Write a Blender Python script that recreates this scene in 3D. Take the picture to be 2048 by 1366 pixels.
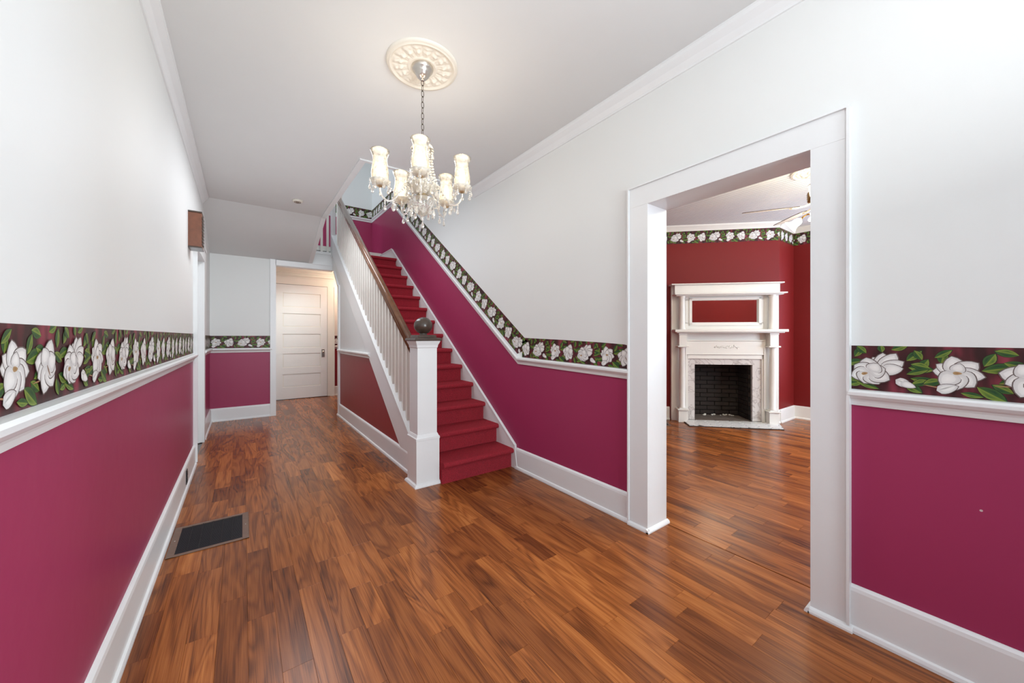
import bpy, math, random
from mathutils import Vector, Matrix
for o in list(bpy.data.objects): bpy.data.objects.remove(o, do_unlink=True)
SC = bpy.context.scene; COL = SC.collection
PI = math.pi; R2 = math.sqrt(.5)
rnd = random.Random(7)

# ---------------------------------------------------------------- camera
cam = bpy.data.cameras.new('camera'); cam.sensor_width = 36; cam.lens = 735/2048*36
cam.shift_y = -10/2048; cam.clip_start = .02; cam.clip_end = 60
co = bpy.data.objects.new('camera', cam); COL.objects.link(co)
YAW = math.atan(538/735)
co.location = (0, 0, 1.2); co.rotation_euler = (PI/2, 0, -YAW); SC.camera = co
# ---------------------------------------------------------------- exposure, world
SC.view_settings.view_transform = 'Standard'; SC.view_settings.look = 'None'
SC.view_settings.gamma = 1; SC.view_settings.use_curve_mapping = False
SC.view_settings.exposure = 0.56
W = bpy.data.worlds.new('world'); SC.world = W; W.use_nodes = True
W.node_tree.nodes['Background'].inputs[0].default_value = (.75, .85, 1, 1)
W.node_tree.nodes['Background'].inputs[1].default_value = .6
# ---------------------------------------------------------------- lights (windows, lamps, flash, added unseen fills)
def area(name, loc, rot, sx, sy, power, col, spread=PI):
    l = bpy.data.lights.new(name, 'AREA'); l.shape = 'RECTANGLE'; l.size = sx; l.size_y = sy
    l.energy = power; l.color = col; l.spread = spread
    o = bpy.data.objects.new(name, l); COL.objects.link(o); o.location = loc; o.rotation_euler = rot; return o
def point(name, loc, power, col, r=.03):
    l = bpy.data.lights.new(name, 'POINT'); l.energy = power; l.color = col; l.shadow_soft_size = r
    o = bpy.data.objects.new(name, l); COL.objects.link(o); o.location = loc; return o
COOL = (.80, .90, 1.0); NEUT = (1, .97, .93); WARM = (1, .80, .55)
area('front_window_light', (1.05, -1.60, 1.35), (PI/2, 0, math.radians(18)), 1.3, 1.9, 30, (.86, .96, 1.0), math.radians(104))
area('bounced_flash_light', (.62, -.45, 1.80), (math.radians(170), 0, 0), .8, .8, 21, (.94, .97, 1))
area('hall_uplight_fill', (.65, 3.5, 1.75), (PI, 0, 0), .9, 2.4, 3.5, (.88, .95, 1))  # added upward fill in mid-air, unseen from below; brightens the far hall
area('parlor_window_light', (5.55, -1.62, 1.6), (PI/2, 0, 0), 1.5, 1.7, 75, (.75, .86, 1))
area('parlor_side_fill_light', (6.66, .95, 1.45), (0, PI/2, 0), 1.7, .9, 24, (.62, .74, 1))  # added out of sight to give the breast side a lilac cast
area('landing_window_light', (-.30, 6.9, 4.0), (0, math.radians(-70), 0), 1.2, .9, 14, COOL)
area('hall_fill_light', (.55, 4.3, 2.755), (0, 0, 0), .6, 1.9, 19, (.92, .95, 1))  # added fill for the deep end of the hall; no fixture there
area('upper_hall_light', (1.5, 5.2, 5.0), (0, 0, 0), 1.0, 2.5, 10, (.92, .96, 1))
point('rear_hall_lamp', (1.80, 7.6, 2.2), 15, (1, .90, .66), .08)
area('rear_hall_light', (.85, 7.40, 2.36), (math.radians(6), 0, 0), .4, .6, 4.5, (.92, 1, .92), math.radians(125))
area('parlor_uplight_fill', (3.9, .0, 2.05), (PI, 0, 0), 1.4, 1.4, 68, (1, 1, .82))  # added upward fill to brighten the parlor ceiling, hidden from the mirror

# ---------------------------------------------------------------- materials
def srgb(r, g, b):
    f = lambda v: v/12.92 if v <= .04045 else ((v+.055)/1.055)**2.4
    return (f(r/255), f(g/255), f(b/255), 1)
def mat(name, col, rough=.5, metal=0, bump=None, var=.04, vscale=6, spec=.5, trans=0, emit=None, estr=0, ior=1.5, alpha=1, coat=0):
    m = bpy.data.materials.new(name); m.use_nodes = True; nt = m.node_tree; N = nt.nodes; L = nt.links
    b = N['Principled BSDF']; b.inputs['Roughness'].default_value = rough; b.inputs['Metallic'].default_value = metal
    b.inputs['Specular IOR Level'].default_value = spec; b.inputs['Transmission Weight'].default_value = trans
    b.inputs['IOR'].default_value = ior; b.inputs['Alpha'].default_value = alpha; b.inputs['Coat Weight'].default_value = coat
    if emit: b.inputs['Emission Color'].default_value = emit; b.inputs['Emission Strength'].default_value = estr
    tc = N.new('ShaderNodeTexCoord'); n = N.new('ShaderNodeTexNoise'); n.inputs['Scale'].default_value = vscale; n.inputs['Detail'].default_value = 4
    L.new(tc.outputs['Object'], n.inputs['Vector'])
    mx = N.new('ShaderNodeMixRGB'); mx.blend_type = 'MIX'
    mx.inputs[1].default_value = tuple(c*(1-var) for c in col[:3])+(1,); mx.inputs[2].default_value = tuple(min(1, c*(1+var)) for c in col[:3])+(1,)
    L.new(n.outputs['Fac'], mx.inputs[0]); L.new(mx.outputs[0], b.inputs['Base Color'])
    if bump:
        n2 = N.new('ShaderNodeTexNoise'); n2.inputs['Scale'].default_value = bump[0]; n2.inputs['Detail'].default_value = 3
        L.new(tc.outputs['Object'], n2.inputs['Vector'])
        bp = N.new('ShaderNodeBump'); bp.inputs['Strength'].default_value = bump[1]; bp.inputs['Distance'].default_value = bump[2]
        L.new(n2.outputs['Fac'], bp.inputs['Height']); L.new(bp.outputs[0], b.inputs['Normal'])
    return m
def red_mat(name, col, rough, chips=True):
    m = mat(name, col, rough, bump=(9, .12, .01), var=.06, vscale=1.2)
    nt = m.node_tree; N = nt.nodes; L = nt.links; b = N['Principled BSDF']
    if chips:
        src = b.inputs['Base Color'].links[0].from_socket
        v = N.new('ShaderNodeTexVoronoi'); v.inputs['Scale'].default_value = 3.1
        n = N.new('ShaderNodeTexNoise'); n.inputs['Scale'].default_value = 60
        tc = N['Texture Coordinate']
        ad = N.new('ShaderNodeMixRGB'); ad.blend_type = 'ADD'; ad.inputs[0].default_value = .012
        L.new(tc.outputs['Object'], ad.inputs[1]); L.new(n.outputs['Color'], ad.inputs[2]); L.new(ad.outputs[0], v.inputs['Vector'])
        lt = N.new('ShaderNodeMath'); lt.operation = 'LESS_THAN'; lt.inputs[1].default_value = .013
        L.new(v.outputs['Distance'], lt.inputs[0])
        mx = N.new('ShaderNodeMixRGB'); L.new(lt.outputs[0], mx.inputs[0]); L.new(src, mx.inputs[1]); mx.inputs[2].default_value = (.6, .5, .5, 1)
        L.new(mx.outputs[0], b.inputs['Base Color'])
    return m
M = {}
M['white'] = mat('white_wall_paint', (.75, .765, .755, 1), .6, bump=(14, .10, .01), var=.015, vscale=1)
M['ceil'] = mat('ceiling_paint', (.70, .705, .70, 1), .7, bump=(20, .1, .006), var=.015)
M['trim'] = mat('white_trim_paint', (.77, .785, .79, 1), .32, bump=(30, .12, .004), var=.02)
M['cream'] = mat('cream_trim_paint', (.78, .765, .71, 1), .35, bump=(30, .12, .004), var=.03)
M['red'] = red_mat('burgundy_wall_paint', (.33, .032, .100, 1), .40)
M['red'].node_tree.nodes['Principled BSDF'].inputs['Specular IOR Level'].default_value = .34
M['redwarm'] = red_mat('red_paint_warm_lit', (.19, .012, .011, 1), .5)  # copy of the wall red with the warm lamp cast put into the colour
M['redwarm'].node_tree.nodes['Principled BSDF'].inputs['Specular IOR Level'].default_value = .22
M['redstairlit'] = red_mat('red_paint_stair_lit', (.27, .026, .034, 1), .42)  # brighter copy of the wall red; the light at the stair is in the colour
M['carpet'] = mat('burgundy_carpet', (.50, .024, .044, 1), .95, bump=(230, 1.0, .02), var=.65, vscale=150, spec=.05)
M['carpet'].node_tree.nodes['Principled BSDF'].inputs['Sheen Weight'].default_value = .06
M['carpet'].node_tree.nodes['Principled BSDF'].inputs['Sheen Roughness'].default_value = .5
M['rail'] = mat('varnished_handrail_wood', (.145, .055, .021, 1), .25, bump=(60, .1, .003), var=.4, vscale=14, coat=.6)
M['darkwood'] = mat('worn_dark_wood', (.055, .035, .025, 1), .3, bump=(40, .2, .003), var=.6, vscale=25, coat=.3)
M['boxwood'] = mat('chime_brown_wood', (.17, .055, .025, 1), .4, var=.35, vscale=30)
M['brown'] = mat('brown_metal', (.20, .13, .095, 1), .45, .4, bump=(50, .2, .002), var=.2, vscale=40)
M['black'] = mat('black_slat_metal', (.018, .018, .022, 1), .45, .3, var=.2)
M['nearblack'] = mat('shade_and_bar_black', (.006, .006, .007, 1), .8)  # stands in for shade in duct and door gap; also the register bars
M['nickel'] = mat('brushed_nickel', (.62, .58, .53, 1), .28, 1, var=.05)
M['bronze'] = mat('dark_bronze_chain', (.10, .075, .055, 1), .4, .9, var=.2)
M['brass'] = mat('brass', (.42, .25, .08, 1), .25, 1, var=.1)
M['plaster'] = mat('cream_plaster', (.74, .70, .62, 1), .6, bump=(35, .2, .003), var=.04, vscale=12)
M['glass'] = mat('crystal_glass', (.97, .93, .86, 1), .05, trans=.75, ior=1.45, spec=.8, var=.02)
M['bead'] = mat('crystal_bead_glass', (.95, .90, .80, 1), .12, trans=.45, ior=1.45, spec=.8, var=.05)
M['gold'] = mat('gilt_cup_metal', (.62, .48, .28, 1), .3, .7, var=.15)
M['bulb'] = mat('lit_bulb', (1, .95, .85, 1), .4, emit=(1, .86, .62, 1), estr=5)
M['fanbulb'] = mat('lit_frosted_tulip_glass', (1, .97, .9, 1), .4, emit=(1, .93, .80, 1), estr=5)
M['mirror'] = mat('mirror_glass', (.86, .86, .86, 1), .02, 1, var=.01)
M['marble'] = mat('veined_marble', (.62, .59, .56, 1), .25, var=.05)
M['hearthstone'] = mat('white_hearth_marble', (.74, .72, .68, 1), .35, var=.12, vscale=14)
M['grout'] = mat('dark_grout', (.04, .032, .028, 1), .9)
M['brick'] = mat('sooty_brick', (.022, .014, .010, 1), .85, bump=(50, .5, .004), var=.5, vscale=9)
M['soot'] = mat('soot_mortar', (.022, .018, .015, 1), .9, var=.3)
M['ash'] = mat('ashy_stone', (.13, .10, .08, 1), .9, var=.4, vscale=20)
M['blade'] = mat('cream_fan_blade', (.66, .62, .54, 1), .4, var=.05)
M['edge'] = mat('brown_blade_edge', (.06, .04, .03, 1), .5)
M['ivory'] = mat('ivory_enamel', (.75, .71, .62, 1), .3)
# marble veins
def veins(m):
    nt = m.node_tree; N = nt.nodes; L = nt.links; b = N['Principled BSDF']
    tc = N['Texture Coordinate']
    n = N.new('ShaderNodeTexNoise'); n.inputs['Scale'].default_value = 5; n.inputs['Detail'].default_value = 8; n.inputs['Distortion'].default_value = 1.8
    L.new(tc.outputs['Object'], n.inputs['Vector'])
    r = N.new('ShaderNodeValToRGB'); e = r.color_ramp.elements
    e[0].position = .46; e[0].color = (.66, .63, .60, 1); e[1].position = .54; e[1].color = (.66, .63, .60, 1)
    k = r.color_ramp.elements.new(.5); k.color = (.42, .38, .36, 1)
    L.new(n.outputs['Fac'], r.inputs[0]); L.new(r.outputs[0], b.inputs['Base Color'])
veins(M['marble'])
# shade: frosted glass, part transparent part translucent
def shade_mat():
    m = bpy.data.materials.new('frosted_etched_shade_glass'); m.use_nodes = True; nt = m.node_tree; N = nt.nodes; L = nt.links
    out = N['Material Output']; N.remove(N['Principled BSDF'])
    tr = N.new('ShaderNodeBsdfTransparent'); tl = N.new('ShaderNodeBsdfTranslucent'); tl.inputs[0].default_value = (.80, .76, .68, 1)
    df = N.new('ShaderNodeBsdfDiffuse'); df.inputs[0].default_value = (.62, .59, .53, 1)
    gl = N.new('ShaderNodeBsdfGlossy'); gl.inputs['Roughness'].default_value = .15
    a = N.new('ShaderNodeMixShader'); a.inputs[0].default_value = .35; L.new(tl.outputs[0], a.inputs[1]); L.new(df.outputs[0], a.inputs[2])
    b = N.new('ShaderNodeMixShader'); L.new(tr.outputs[0], b.inputs[1]); L.new(a.outputs[0], b.inputs[2])
    tc = N.new('ShaderNodeTexCoord'); w = N.new('ShaderNodeTexNoise'); w.inputs['Scale'].default_value = 55
    L.new(tc.outputs['Object'], w.inputs['Vector'])
    mr = N.new('ShaderNodeMapRange'); mr.inputs[1].default_value = .3; mr.inputs[2].default_value = .7; mr.inputs[3].default_value = .28; mr.inputs[4].default_value = .62
    L.new(w.outputs['Fac'], mr.inputs[0]); L.new(mr.outputs[0], b.inputs[0])
    lw = N.new('ShaderNodeLayerWeight'); lw.inputs[0].default_value = .25
    c = N.new('ShaderNodeMixShader'); L.new(lw.outputs['Fresnel'], c.inputs[0]); L.new(b.outputs[0], c.inputs[1]); L.new(gl.outputs[0], c.inputs[2])
    L.new(c.outputs[0], out.inputs[0]); return m
M['shade'] = shade_mat()
# floor planks
def plank_mat():
    m = bpy.data.materials.new('walnut_laminate_plank'); m.use_nodes = True; nt = m.node_tree; N = nt.nodes; L = nt.links
    b = N['Principled BSDF']; b.inputs['Specular IOR Level'].default_value = .27
    at = N.new('ShaderNodeAttribute'); at.attribute_name = 'tone'
    sp = N.new('ShaderNodeSeparateColor'); L.new(at.outputs['Color'], sp.inputs[0])
    tc = N.new('ShaderNodeTexCoord')
    mp = N.new('ShaderNodeMapping'); mp.inputs['Scale'].default_value = (8.5, .95, 1)
    L.new(tc.outputs['Object'], mp.inputs['Vector'])
    cm = N.new('ShaderNodeCombineXYZ')
    ml = N.new('ShaderNodeMath'); ml.operation = 'MULTIPLY'; ml.inputs[1].default_value = 60; L.new(sp.outputs[1], ml.inputs[0]); L.new(ml.outputs[0], cm.inputs[2])
    ml2 = N.new('ShaderNodeMath'); ml2.operation = 'MULTIPLY'; ml2.inputs[1].default_value = 40; L.new(sp.outputs[2], ml2.inputs[0]); L.new(ml2.outputs[0], cm.inputs[1])
    ad = N.new('ShaderNodeVectorMath'); L.new(mp.outputs[0], ad.inputs[0]); L.new(cm.outputs[0], ad.inputs[1])
    n1 = N.new('ShaderNodeTexNoise'); n1.inputs['Scale'].default_value = 1.0; n1.inputs['Detail'].default_value = 2; n1.inputs['Distortion'].default_value = .6
    L.new(ad.outputs[0], n1.inputs['Vector'])
    # growth rings: contour lines of the low noise
    m1 = N.new('ShaderNodeMath'); m1.operation = 'MULTIPLY'; m1.inputs[1].default_value = 52; L.new(n1.outputs['Fac'], m1.inputs[0])
    m2 = N.new('ShaderNodeMath'); m2.operation = 'SINE'; L.new(m1.outputs[0], m2.inputs[0])
    mr = N.new('ShaderNodeMapRange'); mr.inputs[1].default_value = -1; mr.inputs[2].default_value = 1; L.new(m2.outputs[0], mr.inputs[0])
    pw = N.new('ShaderNodeMath'); pw.operation = 'POWER'; pw.inputs[1].default_value = .7; L.new(mr.outputs[0], pw.inputs[0])
    # fine fibre
    mp2 = N.new('ShaderNodeMapping'); mp2.inputs['Scale'].default_value = (130, 5, 1); L.new(ad.outputs[0], mp2.inputs['Vector'])
    mp2.inputs['Scale'].default_value = (34, 5, 1)
    n2 = N.new('ShaderNodeTexNoise'); n2.inputs['Scale'].default_value = 1; n2.inputs['Detail'].default_value = 5; L.new(mp2.outputs[0], n2.inputs['Vector'])
    f = N.new('ShaderNodeMixRGB'); f.inputs[0].default_value = .78; L.new(pw.outputs[0], f.inputs[1]); L.new(n2.outputs['Fac'], f.inputs[2])
    g = N.new('ShaderNodeMixRGB'); g.inputs[0].default_value = .42; L.new(f.outputs[0], g.inputs[1]); L.new(n1.outputs['Fac'], g.inputs[2])
    r = N.new('ShaderNodeValToRGB'); e = r.color_ramp.elements
    e[0].position = .30; e[0].color = (.080, .022, .007, 1); e[1].position = .72; e[1].color = (.48, .175, .046, 1)
    k = e.new(.52); k.color = (.30, .093, .023, 1)
    L.new(g.outputs[0], r.inputs[0])
    mx = N.new('ShaderNodeMixRGB'); mx.blend_type = 'MULTIPLY'; mx.inputs[0].default_value = 1; L.new(r.outputs[0], mx.inputs[1])
    rr = N.new('ShaderNodeValToRGB'); rr.color_ramp.elements[0].color = (.60, .54, .54, 1); rr.color_ramp.elements[1].color = (1.15, 1.15, 1.12, 1)
    L.new(sp.outputs[0], rr.inputs[0]); L.new(rr.outputs[0], mx.inputs[2])
    L.new(mx.outputs[0], b.inputs['Base Color'])
    b.inputs['Roughness'].default_value = .26
    bp = N.new('ShaderNodeBump'); bp.inputs['Strength'].default_value = .02; bp.inputs['Distance'].default_value = .0006
    L.new(f.outputs[0], bp.inputs['Height']); L.new(bp.outputs[0], b.inputs['Normal'])
    return m
M['plank'] = plank_mat()
# printed wallpaper border: ink colours come from the print attribute, cloth ground is procedural
def print_mat(name, attr_based, rough=.45):
    m = bpy.data.materials.new(name); m.use_nodes = True; nt = m.node_tree; N = nt.nodes; L = nt.links
    b = N['Principled BSDF']; b.inputs['Roughness'].default_value = rough; b.inputs['Specular IOR Level'].default_value = .3
    if attr_based:
        at = N.new('ShaderNodeAttribute'); at.attribute_name = 'ink'; L.new(at.outputs['Color'], b.inputs['Base Color'])
    else:
        at = N.new('ShaderNodeAttribute'); at.attribute_name = 'ink'   # u,v of the strip, kept as colour
        mp = N.new('ShaderNodeMapping'); mp.inputs['Rotation'].default_value = (0, 0, math.radians(38)); mp.inputs['Scale'].default_value = (9, 2.2, 1)
        L.new(at.outputs['Color'], mp.inputs['Vector'])
        n = N.new('ShaderNodeTexNoise'); n.inputs['Scale'].default_value = 2.2; n.inputs['Detail'].default_value = 2; L.new(mp.outputs[0], n.inputs['Vector'])
        r = N.new('ShaderNodeValToRGB'); e = r.color_ramp.elements
        e[0].position = .38; e[0].color = (.030, .008, .008, 1); e[1].position = .72; e[1].color = (.26, .035, .060, 1)
        k = e.new(.52); k.color = (.075, .014, .018, 1)
        L.new(n.outputs['Fac'], r.inputs[0]); L.new(r.outputs[0], b.inputs['Base Color'])
    return m
M['ink'] = print_mat('magnolia_print_ink', True); M['ground'] = print_mat('maroon_drapery_print', False)

# ---------------------------------------------------------------- mesh helper
class MB:
    def __init__(s): s.v = []; s.f = []; s.m = []; s.sm = []; s.c = []
    def add(s, vs, fs, mi=0, smooth=False, cols=None):
        o = len(s.v); s.v += [tuple(p) for p in vs]
        s.c += (list(cols) if cols else [(0, 0, 0)]*len(vs))
        for f in fs: s.f.append([i+o for i in f]); s.m.append(mi); s.sm.append(smooth)
    def box(s, x0, x1, y0, y1, z0, z1, mi=0):
        s.add([(x0,y0,z0),(x1,y0,z0),(x1,y1,z0),(x0,y1,z0),(x0,y0,z1),(x1,y0,z1),(x1,y1,z1),(x0,y1,z1)],
              [(0,3,2,1),(4,5,6,7),(0,1,5,4),(1,2,6,5),(2,3,7,6),(3,0,4,7)], mi)
    def bbox(s, x0, x1, y0, y1, z0, z1, b=.003, mi=0):   # chamfered box
        vs = []; 
        for z, i in ((z0, b), (z0+b, 0), (z1-b, 0), (z1, b)):
            vs += [(x0+i, y0+i, z), (x1-i, y0+i, z), (x1-i, y1-i, z), (x0+i, y1-i, z)]
        fs = [(3,2,1,0), (12,13,14,15)]
        for k in range(3):
            for j in range(4): a = k*4+j; c = k*4+(j+1) % 4; fs.append((a, c, c+4, a+4))
        s.add(vs, fs, mi)
    def prism(s, poly, fn, d0, d1, mi=0):                  # poly (a,b); fn(a,b,d) -> point
        n = len(poly); vs = [fn(a, b, d0) for a, b in poly]+[fn(a, b, d1) for a, b in poly]
        fs = [tuple(range(n-1, -1, -1)), tuple(range(n, 2*n))]+[(i, (i+1) % n, (i+1) % n+n, i+n) for i in range(n)]
        s.add(vs, fs, mi)
    def yz(s, poly, x0, x1, mi=0): s.prism(poly, lambda a, b, d: (d, a, b), x0, x1, mi)
    def xz(s, poly, y0, y1, mi=0): s.prism(poly, lambda a, b, d: (a, d, b), y0, y1, mi)
    def xy(s, poly, z0, z1, mi=0): s.prism(poly, lambda a, b, d: (a, b, d), z0, z1, mi)
    def lathe(s, prof, c=(0,0,0), n=24, mi=0, smooth=True, rf=None, fr=None):
        vs = []; k = len(prof)
        for i in range(n):
            t = 2*PI*i/n
            for r, z in prof:
                rr = r*(rf(t, r, z) if rf else 1)
                p = Vector((rr*math.cos(t), rr*math.sin(t), z))
                if fr: p = fr @ p
                vs.append((p.x+c[0], p.y+c[1], p.z+c[2]))
        fs = []
        for i in range(n):
            j = (i+1) % n
            for q in range(k-1): fs.append((i*k+q, j*k+q, j*k+q+1, i*k+q+1))
        s.add(vs, fs, mi, smooth)
    def tube(s, pts, r, n=8, mi=0, smooth=True, closed=False):
        P = [Vector(p) for p in pts]; vs = []; fs = []; m = len(P)
        for i, p in enumerate(P):
            a = P[(i-1) % m] if (closed or i > 0) else p; b = P[(i+1) % m] if (closed or i < m-1) else p
            t = (b-a).normalized(); up = Vector((0, 0, 1)) if abs(t.z) < .95 else Vector((1, 0, 0))
            u = t.cross(up).normalized(); w = u.cross(t)
            rr = r[i] if isinstance(r, (list, tuple)) else r
            for k in range(n): q = 2*PI*k/n; vs.append(p+u*rr*math.cos(q)+w*rr*math.sin(q))
        for i in range(m if closed else m-1):
            j = (i+1) % m
            for k in range(n): l = (k+1) % n; fs.append((i*n+k, i*n+l, j*n+l, j*n+k))
        if not closed: fs.append(tuple(range(n-1, -1, -1))); fs.append(tuple((m-1)*n+k for k in range(n)))
        s.add(vs, fs, mi, smooth)
    def ball(s, c, r, n=12, m=8, mi=0, sz=1):
        s.lathe([(r*math.sin(PI*i/m)+1e-5, -r*sz*math.cos(PI*i/m)) for i in range(m+1)], c, n, mi)
    def sweep(s, pts, n, prof, mi=0, closed_prof=True, cutv=False):   # profile (out, up) along a path lying in a wall plane with normal n
        P = [Vector(p) for p in pts]; n = Vector(n).normalized(); vs = []; k = len(prof)
        segs = [(P[i+1]-P[i]).normalized() for i in range(len(P)-1)]
        ups = []
        for d in segs:
            u = n.cross(d); 
            if u.z < 0 or (abs(u.z) < 1e-6 and u.x+u.y < 0): u = -u
            ups.append(u)
        for i, p in enumerate(P):
            if i == 0: u = ups[0]*1.0; dd = segs[0]
            elif i == len(P)-1: u = ups[-1]*1.0; dd = segs[-1]
            else:
                u = (ups[i-1]+ups[i]).normalized(); u = u/max(.2, u.dot(ups[i]))
            if cutv and i in (0, len(P)-1): u = Vector((0, 0, 1))/max(.2, ups[0 if i == 0 else -1].z)
            for a, b in prof: vs.append(p+n*a+u*b)
        fs = []
        for i in range(len(P)-1):
            for q in range(k if closed_prof else k-1):
                r = (q+1) % k; fs.append((i*k+q, i*k+r, (i+1)*k+r, (i+1)*k+q))
        fs.append(tuple(range(k-1, -1, -1))); fs.append(tuple((len(P)-1)*k+q for q in range(k)))
        s.add(vs, fs, mi)
    def build(s, name, mats, parent=None, kind=None, label=None, cat=None, group=None, attr=None, loc=None):
        me = bpy.data.meshes.new(name); me.from_pydata(s.v, [], s.f)
        mats = mats if isinstance(mats, (list, tuple)) else [mats]
        for k in mats: me.materials.append(M[k] if isinstance(k, str) else k)
        me.polygons.foreach_set('material_index', s.m); me.polygons.foreach_set('use_smooth', s.sm)
        if attr:
            a = me.color_attributes.new(attr, 'FLOAT_COLOR', 'POINT')
            fl = []
            for c in s.c: fl += [c[0], c[1], c[2], 1]
            a.data.foreach_set('color', fl)
        me.update()
        import bmesh
        if not attr:
            bm = bmesh.new(); bm.from_mesh(me); bmesh.ops.recalc_face_normals(bm, faces=bm.faces); bm.to_mesh(me); bm.free()
        o = bpy.data.objects.new(name, me); COL.objects.link(o)
        if parent: o.parent = parent
        if loc: o.location = loc
        return tag(o, label, cat, group, kind)
def tag(o, label=None, cat=None, group=None, kind=None):
    if label: o['label'] = label
    if cat: o['category'] = cat
    if group: o['group'] = group
    if kind: o['kind'] = kind
    return o
def empty(name, label, cat, loc=(0,0,0), rz=0, group=None):
    o = bpy.data.objects.new(name, None); COL.objects.link(o); o.location = loc; o.rotation_euler = (0, 0, rz); o.empty_display_size = .1
    return tag(o, label, cat, group)
def S(mb, name, mats, label=None, parent=None): return mb.build(name, mats, parent, kind=None if parent else 'structure', label=label)
def dup(o, parent=None, loc=None, rot=None):
    c = o.copy(); COL.objects.link(c)
    if parent: c.parent = parent
    if loc is not None: c.location = loc
    if rot is not None: c.rotation_euler = rot
    return c

# ---------------------------------------------------------------- key dimensions
XL = -.375; XR = 2.02; XR2 = 2.185; ZC = 2.79; YF = 6.64; YD = 8.2; YB = 7.36; ZL = 2.457
RUN = .2443; RIS = .1755
X6 = 6.56; YW = 3.63; YS = -1.5
# ---------------------------------------------------------------- floor with planks
m = MB(); m.box(-.6, X6+.1, -1.7, YD+.1, -.12, -.008)
floor = S(m, 'floor', 'darkwood', 'red-brown walnut strip floor running through hall and parlor')
def clip_rect(x0, x1, y0, y1, regs):
    for a, b, c, d in regs:
        X0, X1, Y0, Y1 = max(x0, a), min(x1, b), max(y0, c), min(y1, d)
        if X1-X0 > .012 and Y1-Y0 > .012: yield X0, X1, Y0, Y1
regs = [(XL+.005, XR-.005, -1.5, YD-.01), (XR-.005, XR2+.005, .52, 1.325), (XR2+.005, X6-.005, YS, YW)]
def plank_geo(mb, x0, x1, y0, y1, tone):
    g = .0006; z = 0
    vs = [(x0+g, y0+g, z), (x1-g, y0+g, z), (x1-g, y1-g, z), (x0+g, y1-g, z),
          (x0, y0, z-.0015), (x1, y0, z-.0015), (x1, y1, z-.0015), (x0, y1, z-.0015), (x0, y0, z-.008), (x1, y0, z-.008), (x1, y1, z-.008), (x0, y1, z-.008)]
    fs = [(0,1,2,3)]+[(4+i, 4+(i+1)%4, (i+1)%4, i) for i in range(4)]+[(8+i, 8+(i+1)%4, 4+(i+1)%4, 4+i) for i in range(4)]
    mb.add(vs, fs, 0, False, [tone]*12)
planks = []; PW = .0985; k = 0; x = -.477
cs, sn = math.cos(YAW), math.sin(YAW)
while x < X6:
    y = -1.5 - rnd.random()*.5
    while y < YD:
        ln = rnd.choice((.30, .42, .55, .68, .80, .55))*rnd.uniform(.9, 1.1)
        tone = (rnd.random(), rnd.random(), rnd.random())
        for r in clip_rect(x, x+PW, y, y+ln, regs):
            cx, cy = (r[0]+r[1])/2, (r[2]+r[3])/2
            w = cx*sn+cy*cs; u = cx*cs-cy*sn
            vis = w > .3 and abs(u/w) < 1.5 and w*683/735*1.1 > .0 and (1.2/w) < 1.05
            ar = (r[1]-r[0])*(r[3]-r[2])/max(w, .3)**3 if vis else 0
            planks.append((ar, r, tone))
        y += ln
    x += PW
planks.sort(key=lambda p: -p[0])
for ar, r, tone in planks[:300]:
    m = MB(); plank_geo(m, *r, tone); m.build('plank', 'plank', floor, attr='tone')
m = MB()
for ar, r, tone in planks[300:]: plank_geo(m, *r, tone)
m.build('distant_planks', 'plank', floor, kind='stuff', attr='tone')

# ---------------------------------------------------------------- walls
RR0, RR1 = (2.66, .95), (6.13, 3.385)       # foot and head of the sloping chair rail (its lower edge) on the stair wall
m = MB()
m.yz([(-1.6, 0), (.50, 0), (.50, .95), (-1.6, .95)], XR, XR2, 1)
m.yz([(-1.6, .95), (.50, .95), (.50, ZC+.1), (-1.6, ZC+.1)], XR, XR2, 0)
m.yz([(.50, 2.035), (1.35, 2.035), (1.35, ZC+.1), (.50, ZC+.1)], XR, XR2, 0)
m.yz([(1.35, 0), (2.66, 0), RR0, (1.35, .95)], XR, XR2, 1)
m.yz([(2.66, 0), (8.3, 0), (8.3, 2.40), (YB, 2.40), (YB, 3.40), RR1, RR0], XR, XR2, 1)
m.yz([(1.35, .95), RR0, (3.48, .95+(3.48-2.66)*.7017), (3.48, ZC+.1), (1.35, ZC+.1)], XR, XR2, 0)
m.yz([(3.48, .95+(3.48-2.66)*.7017), RR1, (YB, 3.40), (YB, 5.2), (3.48, 5.2)], XR, XR2, 0)
S(m, 'wall_right', ['white', 'red'], 'tall hall wall, white above burgundy, with the stair against it')
m = MB()
m.yz([(-1.6, 0), (4.63, 0), (4.63, 1.0), (-1.6, 1.0)], XL-.12, XL, 1); m.yz([(-1.6, 1.0), (4.63, 1.0), (4.63, ZC+.1), (-1.6, ZC+.1)], XL-.12, XL, 0)
m.yz([(4.63, 2.06), (5.44, 2.06), (5.44, ZC+.1), (4.63, ZC+.1)], XL-.12, XL, 0)
m.yz([(5.44, 0), (YF+.12, 0), (YF+.12, 1.0), (5.44, 1.0)], XL-.12, XL, 1); m.yz([(5.44, 1.0), (YF+.12, 1.0), (YF+.12, ZC+.1), (5.44, ZC+.1)], XL-.12, XL, 0)
S(m, 'wall_left', ['white', 'red'], 'hall wall beside the camera, white above burgundy')
m = MB()
m.xz([(XL, 0), (.36, 0), (.36, 1.0), (XL, 1.0)], YF, YF+.12, 1); m.xz([(XL, 1.0), (.36, 1.0), (.36, 2.45), (XL, 2.45)], YF, YF+.12, 0)
m.xz([(.36, 2.30), (1.20, 2.30), (1.20, 2.56), (.36, 2.56)], YF, YF+.12, 0)
S(m, 'wall_back', ['white', 'red'], 'end wall of the hall beside the rear passage')
m = MB(); m.box(XL-.12, .40, YF+.12, YD, 0, 2.62); S(m, 'wall_passage_left', 'cream')
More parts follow.
